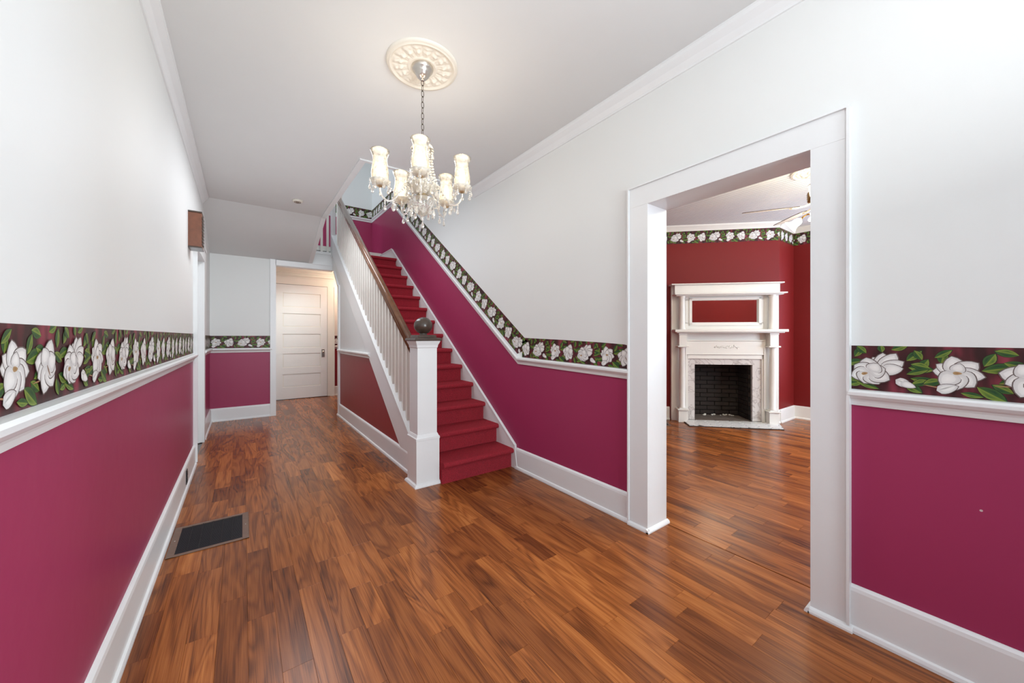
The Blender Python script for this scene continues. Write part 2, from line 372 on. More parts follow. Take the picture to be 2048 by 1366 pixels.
m = MB(); m.xz([(.3, 0), (2.1, 0), (2.1, 1.0), (.3, 1.0)], YD, YD+.1, 1); m.xz([(.3, 1.0), (2.1, 1.0), (2.1, 2.62), (.3, 2.62)], YD, YD+.1, 0)
S(m, 'wall_passage_back', ['cream', 'redstairlit'])
m = MB(); m.box(.3, 2.1, YF+.12, YD+.1, 2.62, 2.7); S(m, 'ceiling', 'cream', 'low ceiling of the rear passage')
# wall under the stair
def zst(y): return .347+.7235*(y-3.115)
m = MB()
zr = .965
m.yz([(2.96, 0), (6.10, 0), (6.10, zr), (2.96+(zr-.347+.7235*.155)/.7235, zr), (2.96, zst(2.96))], 1.185, 1.245, 1)
m.yz([(2.96+(zr-.347+.7235*.155)/.7235, zr), (6.10, zr), (6.10, 1.98), (6.40, 2.245), (YF+.12, 2.30), (YF+.12, zst(6.35)), (6.35, zst(6.35))], 1.185, 1.245, 0)
S(m, 'wall_stair', ['white', 'redstairlit'], 'triangular wall under the open side of the stair')
# stairwell shell above
m = MB(); m.xz([(-.5, ZL), (XR+.1, ZL), (XR+.1, 3.40), (-.5, 3.40)], YB, YB+.1, 1); m.xz([(-.5, 3.40), (XR+.1, 3.40), (XR+.1, 5.2), (-.5, 5.2)], YB, YB+.1, 0)
S(m, 'wall_landing', ['white', 'red'], 'wall at the head of the stair landing')
m = MB(); m.box(-.5, XR+.1, YF, YB, 2.40, ZL-.001); S(m, 'floor_landing', 'carpet', 'carpeted stair landing')
m = MB(); m.box(-.5, .87, 3.2, YF, ZC+.02, ZC+.10); m.box(-.6, -.5, 3.3, YB, ZL, 5.2); m.box(-.5, XR, 3.36, 3.455, ZC+.095, 5.2)
m.box(.77, .87, 3.46, 5.2, ZC+.1, 4.0)
S(m, 'wall_upper', 'white', 'upper stairwell walls')
m = MB(); m.box(-.6, XR2, 3.3, YB+.1, 5.2, 5.3); S(m, 'ceiling_upper', 'ceil')
# hall ceiling, opening over the stair, sloping soffit
m = MB()
m.box(XL-.12, XR2, -1.6, 3.46, ZC, ZC+.09); m.box(XL-.12, .87, 3.46, 5.44, ZC, ZC+.09)
m.yz([(5.44, ZC), (YF, 2.368), (YF, 2.44), (5.46, ZC+.09), (5.44, ZC+.09)], XL-.12, .87)
S(m, 'ceiling', 'ceil', 'off-white hall ceiling sloping down at the far end')
m = MB()
m.box(.871, .894, 3.461, 5.44, ZC-.001, ZC+.10); m.box(.84, .895, 3.44, 5.44, ZC-.014, ZC-.001)
m.box(.895, XR, 3.44, 3.475, ZC-.0135, ZC+.10)
m.yz([(5.44, ZC-.012), (YF, 2.356), (YF, 2.46), (5.46, ZC+.10)], .87, .895)
m.yz([(5.44, ZC-.013), (YF, 2.355), (YF, 2.369), (5.44, ZC)], .84, .895)
S(m, 'trim_1', 'trim', 'white edging round the stairwell opening')
m = MB(); m.box(-1.2, XR2, -1.7, -1.6, 2.55, ZC+.09); m.box(-.6, -.15, -1.7, -1.6, 0, 2.55); m.box(1.85, XR2, -1.7, -1.6, 0, 2.55); m.box(-.15, 1.85, -1.7, -1.6, 0, .35)
S(m, 'wall_front', 'white')
# parlor shell
m = MB()
m.box(X6, X6+.1, YS, .5, 0, 2.9, 0); m.box(X6, X6+.1, 1.42, YW, 0, 2.9, 0); m.box(X6, X6+.1, .5, 1.42, 0, .55, 0); m.box(X6, X6+.1, .5, 1.42, 2.35, 2.9, 0); S(m, 'wall_parlor_right', 'redwarm', 'plain red parlor wall past the chimney breast')
m = MB(); m.box(XR2, X6+.1, YW, YW+.1, 0, 2.9, 0); S(m, 'wall_parlor_back', 'redwarm')
m = MB(); m.box(XR2, 4.75, YS-.1, YS, 0, 2.9); m.box(6.3, X6+.1, YS-.1, YS, 0, 2.9); m.box(4.75, 6.3, YS-.1, YS, 0, .7); m.box(4.75, 6.3, YS-.1, YS, 2.5, 2.9)
S(m, 'wall_parlor_front', 'redwarm')
P0 = Vector((6.006, 1.922, 0)); SD = Vector((R2, -R2, 0)); ND = Vector((-R2, -R2, 0))
def fp(s, n, z): return P0+SD*s+ND*n+Vector((0, 0, z))
m = MB()   # chimney breast as blocks round the firebox opening
def breast(s0, s1, z0, z1): m.prism([(s0, z0), (s1, z0), (s1, z1), (s0, z1)], lambda a, b, d: fp(a, d, b), -.02, -.0, 0)
for q in ((-2.42, -1.12, 0, 2.9), (-.366, 0, 0, 2.9), (-1.12, -.366, .805, 2.9)):
    m.prism([(q[0], q[2]), (q[1], q[2]), (q[1], q[3]), (q[0], q[3])], lambda a, b, d: tuple(fp(a, d, b)), -.03, 0, 0)
m.box(6.006, X6, 1.922, 1.97, 0, 2.9)
S(m, 'wall_chimney', 'redwarm', 'diagonal red chimney breast in the parlor corner')
m = MB(); m.box(XR2, X6+.1, YS-.1, YW+.1, 2.80, 2.9)
cl = S(m, 'ceiling', 'ceil', 'beadboard parlor ceiling')
m = MB(); xx = XR2
while xx < X6:
    m.xz([(xx+.003, 2.801), (xx+.003, 2.792), (xx+.006, 2.788), (xx+.050, 2.788), (xx+.053, 2.792), (xx+.053, 2.801)], YS, YW, 0); xx += .056
m.build('beadboard', 'ceil', cl, kind='stuff')

# ---------------------------------------------------------------- trim profiles
BASE = [(0, 0), (.030, 0), (.030, .010), (.026, .022), (.017, .026), (.017, .165), (.014, .178), (.006, .185), (0, .187)]
RAIL = [(0, 0), (.010, .002), (.014, .018), (.018, .026), (.026, .032), (.036, .044), (.036, .056), (.028, .064), (0, .066)]
CROWN = [(0, 0), (.008, .002), (.012, .014), (.030, .040), (.055, .066), (.060, .080), (.060, .092), (0, .092)]
def base(name, runs, label=None, matn='trim'):
    m = MB()
    for a, b, n in runs: m.sweep([a, b], n, BASE)
    return S(m, name, matn, label)
base('baseboard_left', [((XL, -1.6, 0), (XL, 4.52, 0), (1,0,0)), ((XL, 5.55, 0), (XL, YF, 0), (1,0,0))], 'tall white baseboard along the hall wall by the camera')
base('baseboard_right', [((XR, -1.6, 0), (XR, .405, 0), (-1,0,0)), ((XR, 1.455, 0), (XR, 2.68, 0), (-1,0,0))], 'tall white baseboard either side of the parlor doorway')
base('baseboard_back', [((XL, YF, 0), (.345, YF, 0), (0,-1,0))], 'white baseboard on the hall end wall')
base('baseboard_stair', [((1.185, 2.97, 0), (1.185, 6.12, 0), (-1,0,0))], 'white baseboard under the stair wall')
base('baseboard_passage', [((1.49, YD, 0), (2.1, YD, 0), (0,-1,0))], None, 'cream')
base('baseboard_parlor', [(fp(-2.42, 0, 0), fp(-1.45, 0, 0), ND), ((6.006, 1.922, 0), (X6, 1.922, 0), (0,-1,0)), ((X6, 1.922, 0), (X6, YS, 0), (-1,0,0)), (fp(-.03, 0, 0), fp(0, 0, 0), ND)], 'white parlor baseboard', 'cream')
def rail(name, paths, label, matn='trim'):
    m = MB()
    for pts, n in paths: m.sweep(pts, n, RAIL)
    return S(m, name, matn, label)
rail('trim_2', [([(XL, -1.6, .985), (XL, 4.53, .973)], (1,0,0)), ([(XL, 5.55, .973), (XL, YF, .972)], (1,0,0)), ([(XL, YF, .968), (.35, YF, .966)], (0,-1,0))], 'white chair rail along the near and end walls of the hall')
rail('trim_3', [([(XR, -1.6, .920), (XR, .40, .920)], (-1,0,0)), ([(XR, 1.46, .922), (XR, 2.66, .950), (XR, RR1[0], RR1[1]), (XR, YB, 3.40)], (-1,0,0)), ([(.2, YB, 3.40), (XR, YB, 3.40)], (0,-1,0))], 'white chair rail that climbs the stair wall')
rail('trim_4', [([(1.185, 4.36, .945), (1.185, 6.07, .945)], (-1,0,0))], 'white rail over the red panel under the stair')
rail('trim_5', [([(1.49, YD, .95), (2.02, YD, .95)], (0,-1,0))], None, 'cream')
m = MB(); m.sweep([(XL, -1.6, ZC-.092), (XL, 5.42, ZC-.092)], (1,0,0), CROWN); S(m, 'trim_6', 'trim', 'white crown moulding over the near hall wall')
m = MB(); m.sweep([(XR, -1.6, ZC-.092), (XR, 3.46, ZC-.092)], (-1,0,0), CROWN); S(m, 'trim_7', 'trim', 'white crown moulding over the doorway wall')
m = MB()
for a, b, n in ((fp(-2.42, 0, 2.712), fp(0, 0, 2.712), ND), ((6.006, 1.922, 2.712), (X6, 1.922, 2.712), (0,-1,0)), ((X6, 1.97, 2.712), (X6, YS, 2.712), (-1,0,0)), ((XR2, YW, 2.712), (4.3, YW, 2.712), (0, -1, 0))):
    m.sweep([a, b], n, [(p*.9, q*.9) for p, q in CROWN])
S(m, 'trim_8', 'cream', 'cream crown moulding round the parlor')
m = MB(); m.sweep([(.40, YD, 2.50), (2.02, YD, 2.50)], (0,-1,0), CROWN); m.sweep([(.36, YD, 2.42), (2.02, YD, 2.42)], (0,-1,0), [(0,0),(.02,0),(.02,.03),(0,.03)]); S(m, 'trim_9', 'cream')
# doorway casing to the parlor
m = MB()
for y0, y1 in ((.405, .525), (1.325, 1.455)):
    m.box(XR-.022, XR, y0, y1, .0, 2.015); m.box(XR2, XR2+.02, y0, y1, 0, 2.015)
m.box(XR-.023, XR, .405, 1.455, 2.015, 2.135); m.box(XR2, XR2+.021, .405, 1.455, 2.015, 2.135)
m.box(XR-.034, XR, .395, .405, .026, 2.145); m.box(XR-.034, XR, 1.455, 1.465, .026, 2.145); m.box(XR-.034, XR, .405, 1.455, 2.135, 2.145)
m.box(XR, XR2, .500, .525, 0, 2.035); m.box(XR, XR2, 1.325, 1.35, 0, 2.035); m.box(XR, XR2, .525, 1.325, 2.015, 2.035)
sh = [(0, 0), (.018, 0), (.018, .008), (.013, .018), (0, .024)]
m.sweep([(XR-.022, .385, 0), (XR-.022, .530, 0)], (-1,0,0), sh); m.sweep([(XR-.022, 1.31, 0), (XR-.022, 1.46, 0)], (-1,0,0), sh)
m.sweep([(XR-.04, 1.325, 0), (XR2+.03, 1.325, 0)], (0,-1,0), sh); m.sweep([(XR-.04, .525, 0), (XR2+.03, .525, 0)], (0,1,0), sh)
S(m, 'trim_10', 'trim', 'white casing round the parlor doorway')
# door on the near wall: casing, jamb, closed leaf
m = MB()
for y0, y1 in ((4.52, 4.635), (5.435, 5.55)): m.box(XL, XL+.022, y0, y1, 0, 2.06)
m.box(XL, XL+.024, 4.50, 5.57, 2.05, 2.18); m.box(XL, XL+.034, 4.49, 5.58, 2.17, 2.195)
m.box(XL, XL+.032, 4.512, 4.525, .026, 2.06)
m.box(XL-.11, XL+.02, 4.62, 4.64, 0, 2.06); m.box(XL-.11, XL+.02, 5.432, 5.45, 0, 2.06); m.box(XL-.11, XL+.02, 4.62, 5.45, 2.045, 2.06)
m.box(XL-.04, XL-.02, 5.418, 5.434, 0, 2.045)
S(m, 'trim_11', 'trim', 'white casing of the side door on the near wall')
d = MB(); d.box(XL-.10, XL-.06, 4.64, 5.432, .005, 2.045)
dl = S(d, 'door_1', 'trim', 'closed white side door on the near wall')
for z0, z1 in ((.25, .62), (.75, 1.12), (1.25, 1.6), (1.7, 1.95)):
    m = MB(); m.bbox(XL-.062, XL-.054, 4.76, 5.31, z0, z1, .004); m.build('door_panel', 'trim', dl)
for z in (.35, 1.75):
    m = MB(); m.tube([(XL-.03, 5.425, z-.04), (XL-.03, 5.425, z+.04)], .007, 8); m.build('hinge', 'black', dl)
# rear passage casing and header
m = MB()
m.box(.34, .405, YF-.022, YF, 0, 2.37); m.box(.33, .342, YF-.03, YF, 0, 2.37); m.box(.385, .405, YF, YF+.12, 0, 2.30)
m.box(.40, 1.20, YF-.022, YF, 2.285, 2.365); m.box(.40, 1.20, YF, YF+.12, 2.28, 2.30); m.box(.885, 1.19, YF-.032, YF, 2.355, 2.375)
m.box(.87, 1.20, YF-.02, YF, 2.375, 2.53); m.box(.87, 1.20, YF-.035, YF+.06, 2.53, 2.575)
m.box(1.165, 1.185, 6.02, 6.10, 0, 1.98); m.box(1.165, 1.25, 6.10, 6.115, 0, 1.98)
m.yz([(6.10, 1.98), (6.40, 2.245), (6.43, 2.23), (6.115, 1.95)], 1.165, 1.25)
S(m, 'trim_12', 'trim', 'white header and casing over the rear passage opening')
# rear door
d = MB(); DX0, DX1 = .495, 1.365
d.box(DX0, DX1, YD-.045, YD-.012, .012, 2.19)
rd = S(d, 'door_2', 'cream', 'white five-panel door at the end of the passage')
m = MB()
for a, b in ((DX0, DX0+.11), (DX1-.12, DX1)): m.box(a, b, YD-.055, YD-.045, .012, 2.19)
m.build('stile', 'trim', rd)
zs = [(.235, .485), (.61, .875), (.985, 1.25), (1.385, 1.64), (1.76, 2.03)]
rails = [(.012, .235), (.485, .61), (.875, .985), (1.25, 1.385), (1.64, 1.76), (2.03, 2.19)]
for a, b in rails:
    m = MB(); m.box(DX0+.11, DX1-.12, YD-.055, YD-.045, a, b); m.build('crosspiece', 'trim', rd)
for a, b in zs:
    m = MB()
    m.xz([(DX0+.125, a+.015), (DX1-.135, a+.015), (DX1-.135, b-.015), (DX0+.125, b-.015)], YD-.048, YD-.045); m.build('door_panel', 'trim', rd)
m = MB(); m.bbox(1.262, 1.315, YD-.062, YD-.055, .79, .95, .003); hp = m.build('lock_plate', 'nickel', rd)
m = MB(); m.ball((1.29, YD-.088, .90), .022, 14, 8); m.tube([(1.29, YD-.06, .90), (1.29, YD-.08, .90)], .009); m.build('knob', 'nickel', rd)
m = MB(); m.box(.40, .495, YD-.055, YD, 0, 2.196); m.box(DX1+.005, 1.49, YD-.055, YD, 0, 2.196); m.box(.40, 1.50, YD-.056, YD, 2.196, 2.33)
m.box(.40, 1.52, YD-.070, YD, 2.3301, 2.348); m.box(1.4901, 1.50, YD-.065, YD, 0, 2.195)
S(m, 'trim_13', 'cream', 'cream casing round the end door')
m = MB(); m.box(.45, 1.42, YD-.06, YD, 0, .006); S(m, 'trim_14', 'darkwood', 'dark threshold under the end door')
m = MB(); m.box(DX0, DX1+.004, YD-.050, YD-.02, 2.1905, 2.1955); m.box(DX1+.0005, DX1+.0045, YD-.050, YD-.02, .01, 2.19); m.build('door_gap_shade', 'nearblack', rd)  # dark strips paint the shadow line between door and casing

# ---------------------------------------------------------------- stair
st = empty('staircase', 'burgundy carpeted staircase rising along the hall wall', 'staircase', (1.62, 2.8, 0))
st.location = (0, 0, 0)
def step_profile():
    p = [(.045, 0), (.045, RIS-.045)]
    for a in range(0, 9): t = -PI/2+PI*a/8; p.append((.028-.026*math.cos(t) if 0 else .026-.024*math.cos(t), RIS-.0225+.0225*math.sin(t)))
    p += [(.10, RIS), (RUN+.065, RIS), (RUN+.065, 0)]
    return p
m = MB(); m.prism(step_profile(), lambda a, b, d: (d, a, b), 1.303, 1.998); first = m.build('carpeted_step', 'carpet', st)
m = MB(); m.prism(step_profile(), lambda a, b, d: (d, a, b), 1.253, 1.998)
# rounded side edge of the carpet: a roll just under the nosing
step0 = m.build('carpeted_step', 'carpet', st)
def ystep(n): return 2.705-.008+RUN*(n-1)
first.location = (0, ystep(1), .0); step0.location = (0, ystep(2), .005+RIS)
for n in range(3, 15): dup(step0, st, (0, ystep(n), .005+RIS*(n-1)))
for p in step0.data.polygons: p.use_smooth = False
m = MB()
m.yz([(2.655, 0), (2.69, .212), (6.13, 2.66), (YB, 2.665), (YB, 2.40), (5.9, 2.35), (2.9, 0)], XR-.022, XR-.001)
m.sweep([(XR-.022, 2.69, .205), (XR-.022, 6.13, 2.653), (XR-.022, YB, 2.657)], (-1,0,0), [(0, 0), (.008, 0), (.008, .012), (0, .015)])
m.build('skirt_board', 'trim', st)
m = MB()  # outer stringer band with moulding
m.yz([(2.97, .0), (2.97, zst(2.97)), (6.60, zst(6.60)), (6.60, zst(6.60)-.30), (3.115, .003)], 1.1725, 1.1845)
m.sweep([(1.1725, 2.97, zst(2.97)-.03), (1.1725, 6.60, zst(6.60)-.03)], (-1,0,0), [(0, 0), (.008, .004), (.012, .016), (.012, .028), (0, .032)])
m.build('stringer', 'trim', st)
m = MB(); m.yz([(2.97, zst(2.97)-.01), (2.97, zst(2.97)+.012), (6.60, zst(6.60)+.012), (6.60, zst(6.60)-.01)], 1.16, 1.252); m.build('stringer_cap', 'trim', st)

bal = empty('stair_balustrade', 'white stair balusters under a polished brown wooden handrail', 'balustrade', (1.205, 2.98, 0)); bal.location = (0, 0, 0)
def zht(y): return 1.352+.7225*(y-3.396)      # handrail top
ch = math.cos(math.atan(.7225)); shh = math.sin(math.atan(.7225))
prof = [(-.034, 0), (-.034, .014), (-.030, .026), (-.026, .030), (-.032, .042), (-.030, .056), (-.018, .066), (0, .069), (.018, .066), (.030, .056), (.032, .042), (.026, .030), (.030, .026), (.034, .014), (.034, 0)]
m = MB(); vs = []
for y in (2.965, 6.30):
    for a, b in prof: vs.append((1.205+a, y-shh*(b-.069), zht(y)+ch*(b-.069)))
k = len(prof); m.add(vs, [(i, (i+1) % k, (i+1) % k+k, i+k) for i in range(k)]+[tuple(range(k-1, -1, -1)), tuple(range(k, 2*k))], 0, True)
hr = m.build('handrail', 'rail', bal)
for p in hr.data.polygons: p.use_smooth = len(p.vertices) == 4
y = 3.045
while y < 6.28:
    z0, z1 = zst(y), zht(y)-.078
    m = MB(); b = .0155
    m.add([(1.205-b, y-b, z0-.012), (1.205+b, y-b, z0-.012), (1.205+b, y+b, z0+.012), (1.205-b, y+b, z0+.012),
           (1.205-b, y-b, z1-.004), (1.205+b, y-b, z1-.004), (1.205+b, y+b, z1+.018), (1.205-b, y+b, z1+.018)],
          [(0,3,2,1),(4,5,6,7),(0,1,5,4),(1,2,6,5),(2,3,7,6),(3,0,4,7)])
    m.build('baluster', 'cream', bal); y += .1
def newel(cx, cy, label, h=1.165, z0=0, ball=True):
    t = empty('newel_post', label, 'newel post', (cx, cy, z0))
    def sq(name, prof, mt):
        mb = MB(); vs = []
        for hw, z in prof: vs += [(-hw, -hw, z), (hw, -hw, z), (hw, hw, z), (-hw, hw, z)]
        n = len(prof); fs = [(3,2,1,0), tuple(4*(n-1)+i for i in range(4))]
        for i in range(n-1):
            for j in range(4): fs.append((4*i+j, 4*i+(j+1)%4, 4*i+4+(j+1)%4, 4*i+4+j))
        mb.add(vs, fs); return mb.build(name, mt, t)
    sq('plinth_shoe', [(.117, 0), (.117, .008), (.110, .022), (.099, .028), (.099, .03)], 'trim')
    sq('base', [(.098, .0), (.098, .365), (.101, .367), (.101, .385), (.094, .392), (.086, .412), (.084, .414)], 'trim')
    sq('shaft', [(.083, .41), (.083, h-.06), (.088, h-.052), (.090, h-.035), (.100, h-.014), (.104, h-.002), (.104, h)], 'trim')
    sq('cap', [(.112, h), (.114, h+.006), (.110, h+.022), (.080, h+.028), (.080, h+.030), (.078, h+.046), (.070, h+.048)], 'darkwood')
    if ball:
        mb = MB(); r = .076; pr = [(.034, h+.046), (.030, h+.052), (.030, h+.058)]
        zc = h+.055+r*.92
        for i in range(1, 17):
            a = PI*i/16
            if r*math.sin(a) > .028 or i > 8: pr.append((max(.001, r*math.sin(a)), zc-r*.92*math.cos(a)))
        mb.lathe(pr, (0,0,0), 32); mb.build('ball_finial', 'darkwood', t)
    return t
newel(1.203, 2.885, 'white square newel post with a dark wooden ball at the stair foot')
# landing guard
lg = empty('landing_balustrade', 'short white baluster guard on the landing above the passage', 'balustrade', (1.0, YF, 2.575)); lg.location = (0, 0, 0)
for xb in (.93, 1.03, 1.118):
    m = MB(); m.box(xb-.016, xb+.016, YF-.016, YF+.016, 2.575, 3.42); m.build('baluster', 'cream', lg)
m = MB(); m.box(.88, 1.2, YF-.03, YF+.03, 3.42, 3.47); m.build('handrail', 'rail', lg)
m = MB(); m.box(1.165, 1.225, 6.56, YF+.03, 2.50, 3.75); m.build('corner_post', 'trim', lg)
nw = MB(); nw.box(-.035, .035, -.035, .035, 0, .95)
t = empty('newel_post', 'white newel post with dark cap at the head of the stair', 'newel post', (1.235, 6.33, 2.6))
nw.build('shaft', 'cream', t); m = MB(); m.box(-.045, .045, -.045, .045, .95, .985); m.build('cap', 'darkwood', t)

# ---------------------------------------------------------------- printed border
def clip_poly(pts, clip):      # convex clip, counter-clockwise; pts carry (u,v)
    out = pts
    for i in range(len(clip)):
        (ax, ay), (bx, by) = clip[i], clip[(i+1) % len(clip)]
        def inside(p): return (bx-ax)*(p[1]-ay)-(by-ay)*(p[0]-ax) >= -1e-9
        inp = out; out = []
        for j in range(len(inp)):
            p, q = inp[j], inp[(j+1) % len(inp)]
            ip, iq = inside(p), inside(q)
            if ip != iq:
                d1 = (bx-ax)*(p[1]-ay)-(by-ay)*(p[0]-ax); d2 = (bx-ax)*(q[1]-ay)-(by-ay)*(q[0]-ax); t = d1/(d1-d2)
                x = (p[0]+(q[0]-p[0])*t, p[1]+(q[1]-p[1])*t)
                if ip: out.append(p); out.append(x)
                else: out.append(x)
            elif ip: out.append(p)
        if len(out) < 3: return []
    return out
HB = .18
def petal(cx, cy, ang, L, Wd, tip=.5, base_t=0):
    ca, sa = math.cos(ang), math.sin(ang); pts = []
    n = 7
    up = []
    for i in range(n+1):
        t = i/n; w = Wd*math.sin(PI*min(1, t**.75*.98+.02))**.62*(1-.10*t) if 0 < t < 1 else 0
        up.append((L*t, w))
    for x, w in up: pts.append((x, -w))
    for x, w in reversed(up[1:-1]): pts.append((x, w))
    return [(cx+x*ca-w*sa, cy+x*sa+w*ca) for x, w in pts]
def leafp(cx, cy, ang, L, Wd, half=0):
    ca, sa = math.cos(ang), math.sin(ang); n = 6; lo = []; hi = []
    for i in range(n+1):
        t = i/n; w = Wd*math.sin(PI*t)**.85 if 0 < t < 1 else 0
        lo.append((L*t, -w)); hi.append((L*t, w))
    if half > 0: pts = lo[:1]+[(L, 0)]+list(reversed(hi[1:-1]))
    elif half < 0: pts = lo
    else: pts = lo+list(reversed(hi[1:-1]))
    return [(cx+x*ca-w*sa, cy+x*sa+w*ca) for x, w in pts]
WH = (.80, .79, .76); SH = (.46, .45, .45); OUT = (.14, .11, .10)
def motif(sat=1.0):
    """list of (layer, polygon, centre colour, rim colour) in metres, u 0..0.52, v 0..0.18"""
    r = random.Random(3); Pm = []; lay = [1]
    def P(poly, c, e): Pm.append((lay[0], poly, c, e)); lay[0] += 1
    def leaf(x, y, a, L, w):
        a = math.radians(a); dk = (.010, .045, .022); md = (.045, .115, .020); yl = (.20, .26, .04)
        P(leafp(x, y, a, L*1.05, w*1.12), (.010, .03, .015), (.010, .03, .015))
        P(leafp(x, y, a, L, w, 1), dk, md); P(leafp(x, y, a, L, w, -1), md, yl)
    def pet(x, y, a, L, w, c=WH, e=SH):
        a = math.radians(a); L *= .93; w *= 1.22
        P(petal(x, y, a, L*1.05, w*1.10), OUT, OUT); P(petal(x, y, a, L, w), c, (.62, .61, .60)); 
        P(petal(x+.18*L*math.cos(a), y+.18*L*math.sin(a), a, L*.70, w*.62), (.84, .83, .80), (.76, .75, .73))
    def bud(x, y, a, L, w): pet(x, y, a, L, w); P(leafp(x, y, math.radians(a)+.1, L*.8, w*.18), (.4, .39, .38), (.6, .6, .58))
    for x, y, a, L, w in ((.13,.155,165,.05,.012),(.12,.03,150,.05,.012),(.17,.165,20,.05,.011),(.36,.165,25,.05,.012),(.485,.12,80,.045,.013),(.235,.02,20,.05,.012),(.43,.09,60,.05,.013),(.055,.10,15,.075,.016),(.06,.115,62,.05,.013),(.045,.045,-35,.075,.017),(.09,.06,25,.06,.012),(.10,.13,-15,.05,.012),
        (.215,.125,80,.05,.013),(.225,.105,15,.06,.013),(.225,.06,-25,.055,.013),(.21,.05,-70,.045,.012),(.255,.135,60,.045,.012),
        (.245,.09,150,.05,.012),(.26,.035,-20,.07,.010),(.40,.125,45,.055,.013),(.405,.10,-5,.065,.014),(.40,.075,20,.06,.010),(.41,.06,-8,.075,.012),(.395,.04,-35,.055,.014),
        (.44,.13,120,.04,.011),(.46,.10,165,.05,.013),(.47,.14,35,.05,.010),(.335,.155,100,.03,.010),(.29,.15,135,.04,.012),(.46,.055,200,.05,.012),(-.03,.06,200,.05,.013),(.01,.02,-10,.05,.009)):
        leaf(x, y, a, L, w)
    for x, y, a in ((.08,.05,5),(.44,.04,-10),(.19,.045,185)):
        P(leafp(x, y, math.radians(a), .07, .0018), (.42, .22, .12), (.42, .22, .12))
    # A: star bloom
    for a, L, w in ((175,.058,.020),(148,.058,.016),(100,.064,.022),(38,.066,.023),(-8,.068,.020),(-48,.064,.024),(-88,.062,.022),(-130,.060,.022)): pet(0, .088, a, L, w)
    pet(0, .090, 75, .036, .015)
    P(petal(-.008, .088, 0, .022, .006), (.30, .16, .06), (.45, .30, .15))
    bud(-.045, .022, 22, .058, .014)
    # C: bloom turned aside
    for a, L, w in ((70,.070,.024),(170,.070,.026),(205,.062,.020),(-110,.072,.024),(-60,.062,.024),(-15,.050,.022),(25,.050,.022)): pet(.155, .085, a, L, w)
    pet(.15, .09, 120, .045, .02); P(leafp(.150, .088, -1.0, .035, .003), (.25, .15, .10), (.3, .2, .15))
    # B: double bloom and bud
    for a, L, w in ((118,.060,.020),(88,.072,.022),(60,.082,.022),(32,.074,.020),(10,.062,.018)): pet(.335, .085, a, L, w)
    for a, L, w in ((100,.062,.026),(150,.056,.024),(200,.062,.024),(-110,.052,.028),(-60,.056,.026),(-25,.066,.024),(20,.050,.024)): pet(.300, .075, a, L, w)
    pet(.305, .078, 60, .040, .020)
    P(petal(.276, .066, .3, .020, .006), (.30, .16, .06), (.45, .30, .15))
    bud(.372, .052, -28, .055, .013); pet(.385, .042, -20, .045, .010)
    return Pm
MOTIF = motif()
def border(name, label, P, U, N, pts_clip, phase, lift=.0009, V=None):
    """strip in plane; pts_clip convex ccw polygon in (u,v)"""
    P, U, N = Vector(P), Vector(U).normalized(), Vector(N).normalized()
    V = Vector(V) if V else N.cross(U)
    m = MB()
    def to(u, v, h): return P+U*u+V*v+N*h
    n = len(pts_clip)
    m.add([to(u, v, lift) for u, v in pts_clip]+[to(u, v, 0) for u, v in pts_clip], [tuple(range(n))]+[(i+n, (i+1)%n+n, (i+1)%n, i) for i in range(n)], 0, False, [(u, v, 0) for u, v in pts_clip]*2)
    us = [u for u, v in pts_clip]; u0, u1 = min(us), max(us)
    k = math.floor((u0-phase)/.52)-1
    while phase+k*.52 < u1+.2:
        off = phase+k*.52
        for lay, poly, c, e in MOTIF:
            q = [(u+off, v) for u, v in poly]
            xs = [a for a, b in q]
            if max(xs) < u0 or min(xs) > u1: continue
            cx0 = sum(a for a, b in q)/len(q); cy0 = sum(b for a, b in q)/len(q)
            q = clip_poly(q, pts_clip)
            if len(q) < 3: continue
            cx = sum(a for a, b in q)/len(q); cy = sum(b for a, b in q)/len(q); L = len(q)
            h = lift+.00002*lay+.0001
            m.add([to(cx, cy, h)]+[to(a, b, h) for a, b in q], [(0, i+1, (i+1) % L+1) for i in range(L)], 1, False, [c]+[e]*L)
        k += 1
    return m.build(name, ['ground', 'ink'], label=label, cat='wallpaper border', attr='ink')
def rect(L, h=HB, v0=0): return [(0, v0), (L, v0), (L, h), (0, h)]
border('wallpaper_border', 'magnolia border strip on the near hall wall above the rail', (XL, -1.5, 1.046), (0, 1, 0), (1, 0, 0), rect(6.02), 2.69-.0)
border('wallpaper_border', 'short magnolia border strip between side door and end wall', (XL, 5.55, 1.035), (0, 1, 0), (1, 0, 0), rect(1.09), .3)
border('wallpaper_border', 'magnolia border strip on the hall end wall beside the passage', (XL, YF, 1.030), (1, 0, 0), (0, -1, 0), rect(.712), .065)
border('wallpaper_border', 'magnolia border strip nearest the camera beyond the parlor doorway', (XR, .40, .983), (0, -1, 0), (-1, 0, 0), rect(1.9), .28)
border('wallpaper_border', 'magnolia border strip with torn edge between stair and parlor doorway', (XR, 2.605, 1.008), (0, -1, -.024), (-1, 0, 0), [(0, 0), (1.15, 0), (1.15, .155), (1.09, .166), (.9, .172), (.5, .178), (.05, .180), (0, .180)], .43)
sl = math.atan(.7017); Uu = (0, -math.cos(sl), -math.sin(sl)); Ls = math.hypot(RR1[0]-RR0[0], RR1[1]-RR0[1])
tn = math.tan(sl)
pt = Vector((XR, RR1[0], RR1[1]+.066/math.cos(sl)))
border('wallpaper_border', 'magnolia border strip sloping down the stair wall', pt, Uu, (-1, 0, 0), [(-.03, 0), (Ls-.02, 0), (Ls+.045, .09), (Ls+.08, .165), (Ls+.06, HB), (0+HB*tn*.45, HB)], .2)
border('wallpaper_border', 'magnolia border strip on the landing part of the stair wall', (XR, YB, 3.466), (0, -1, 0), (-1, 0, 0), [(0, 0), (YB-RR1[0]+.01, 0), (YB-RR1[0]+.07, HB), (0, HB)], .16)
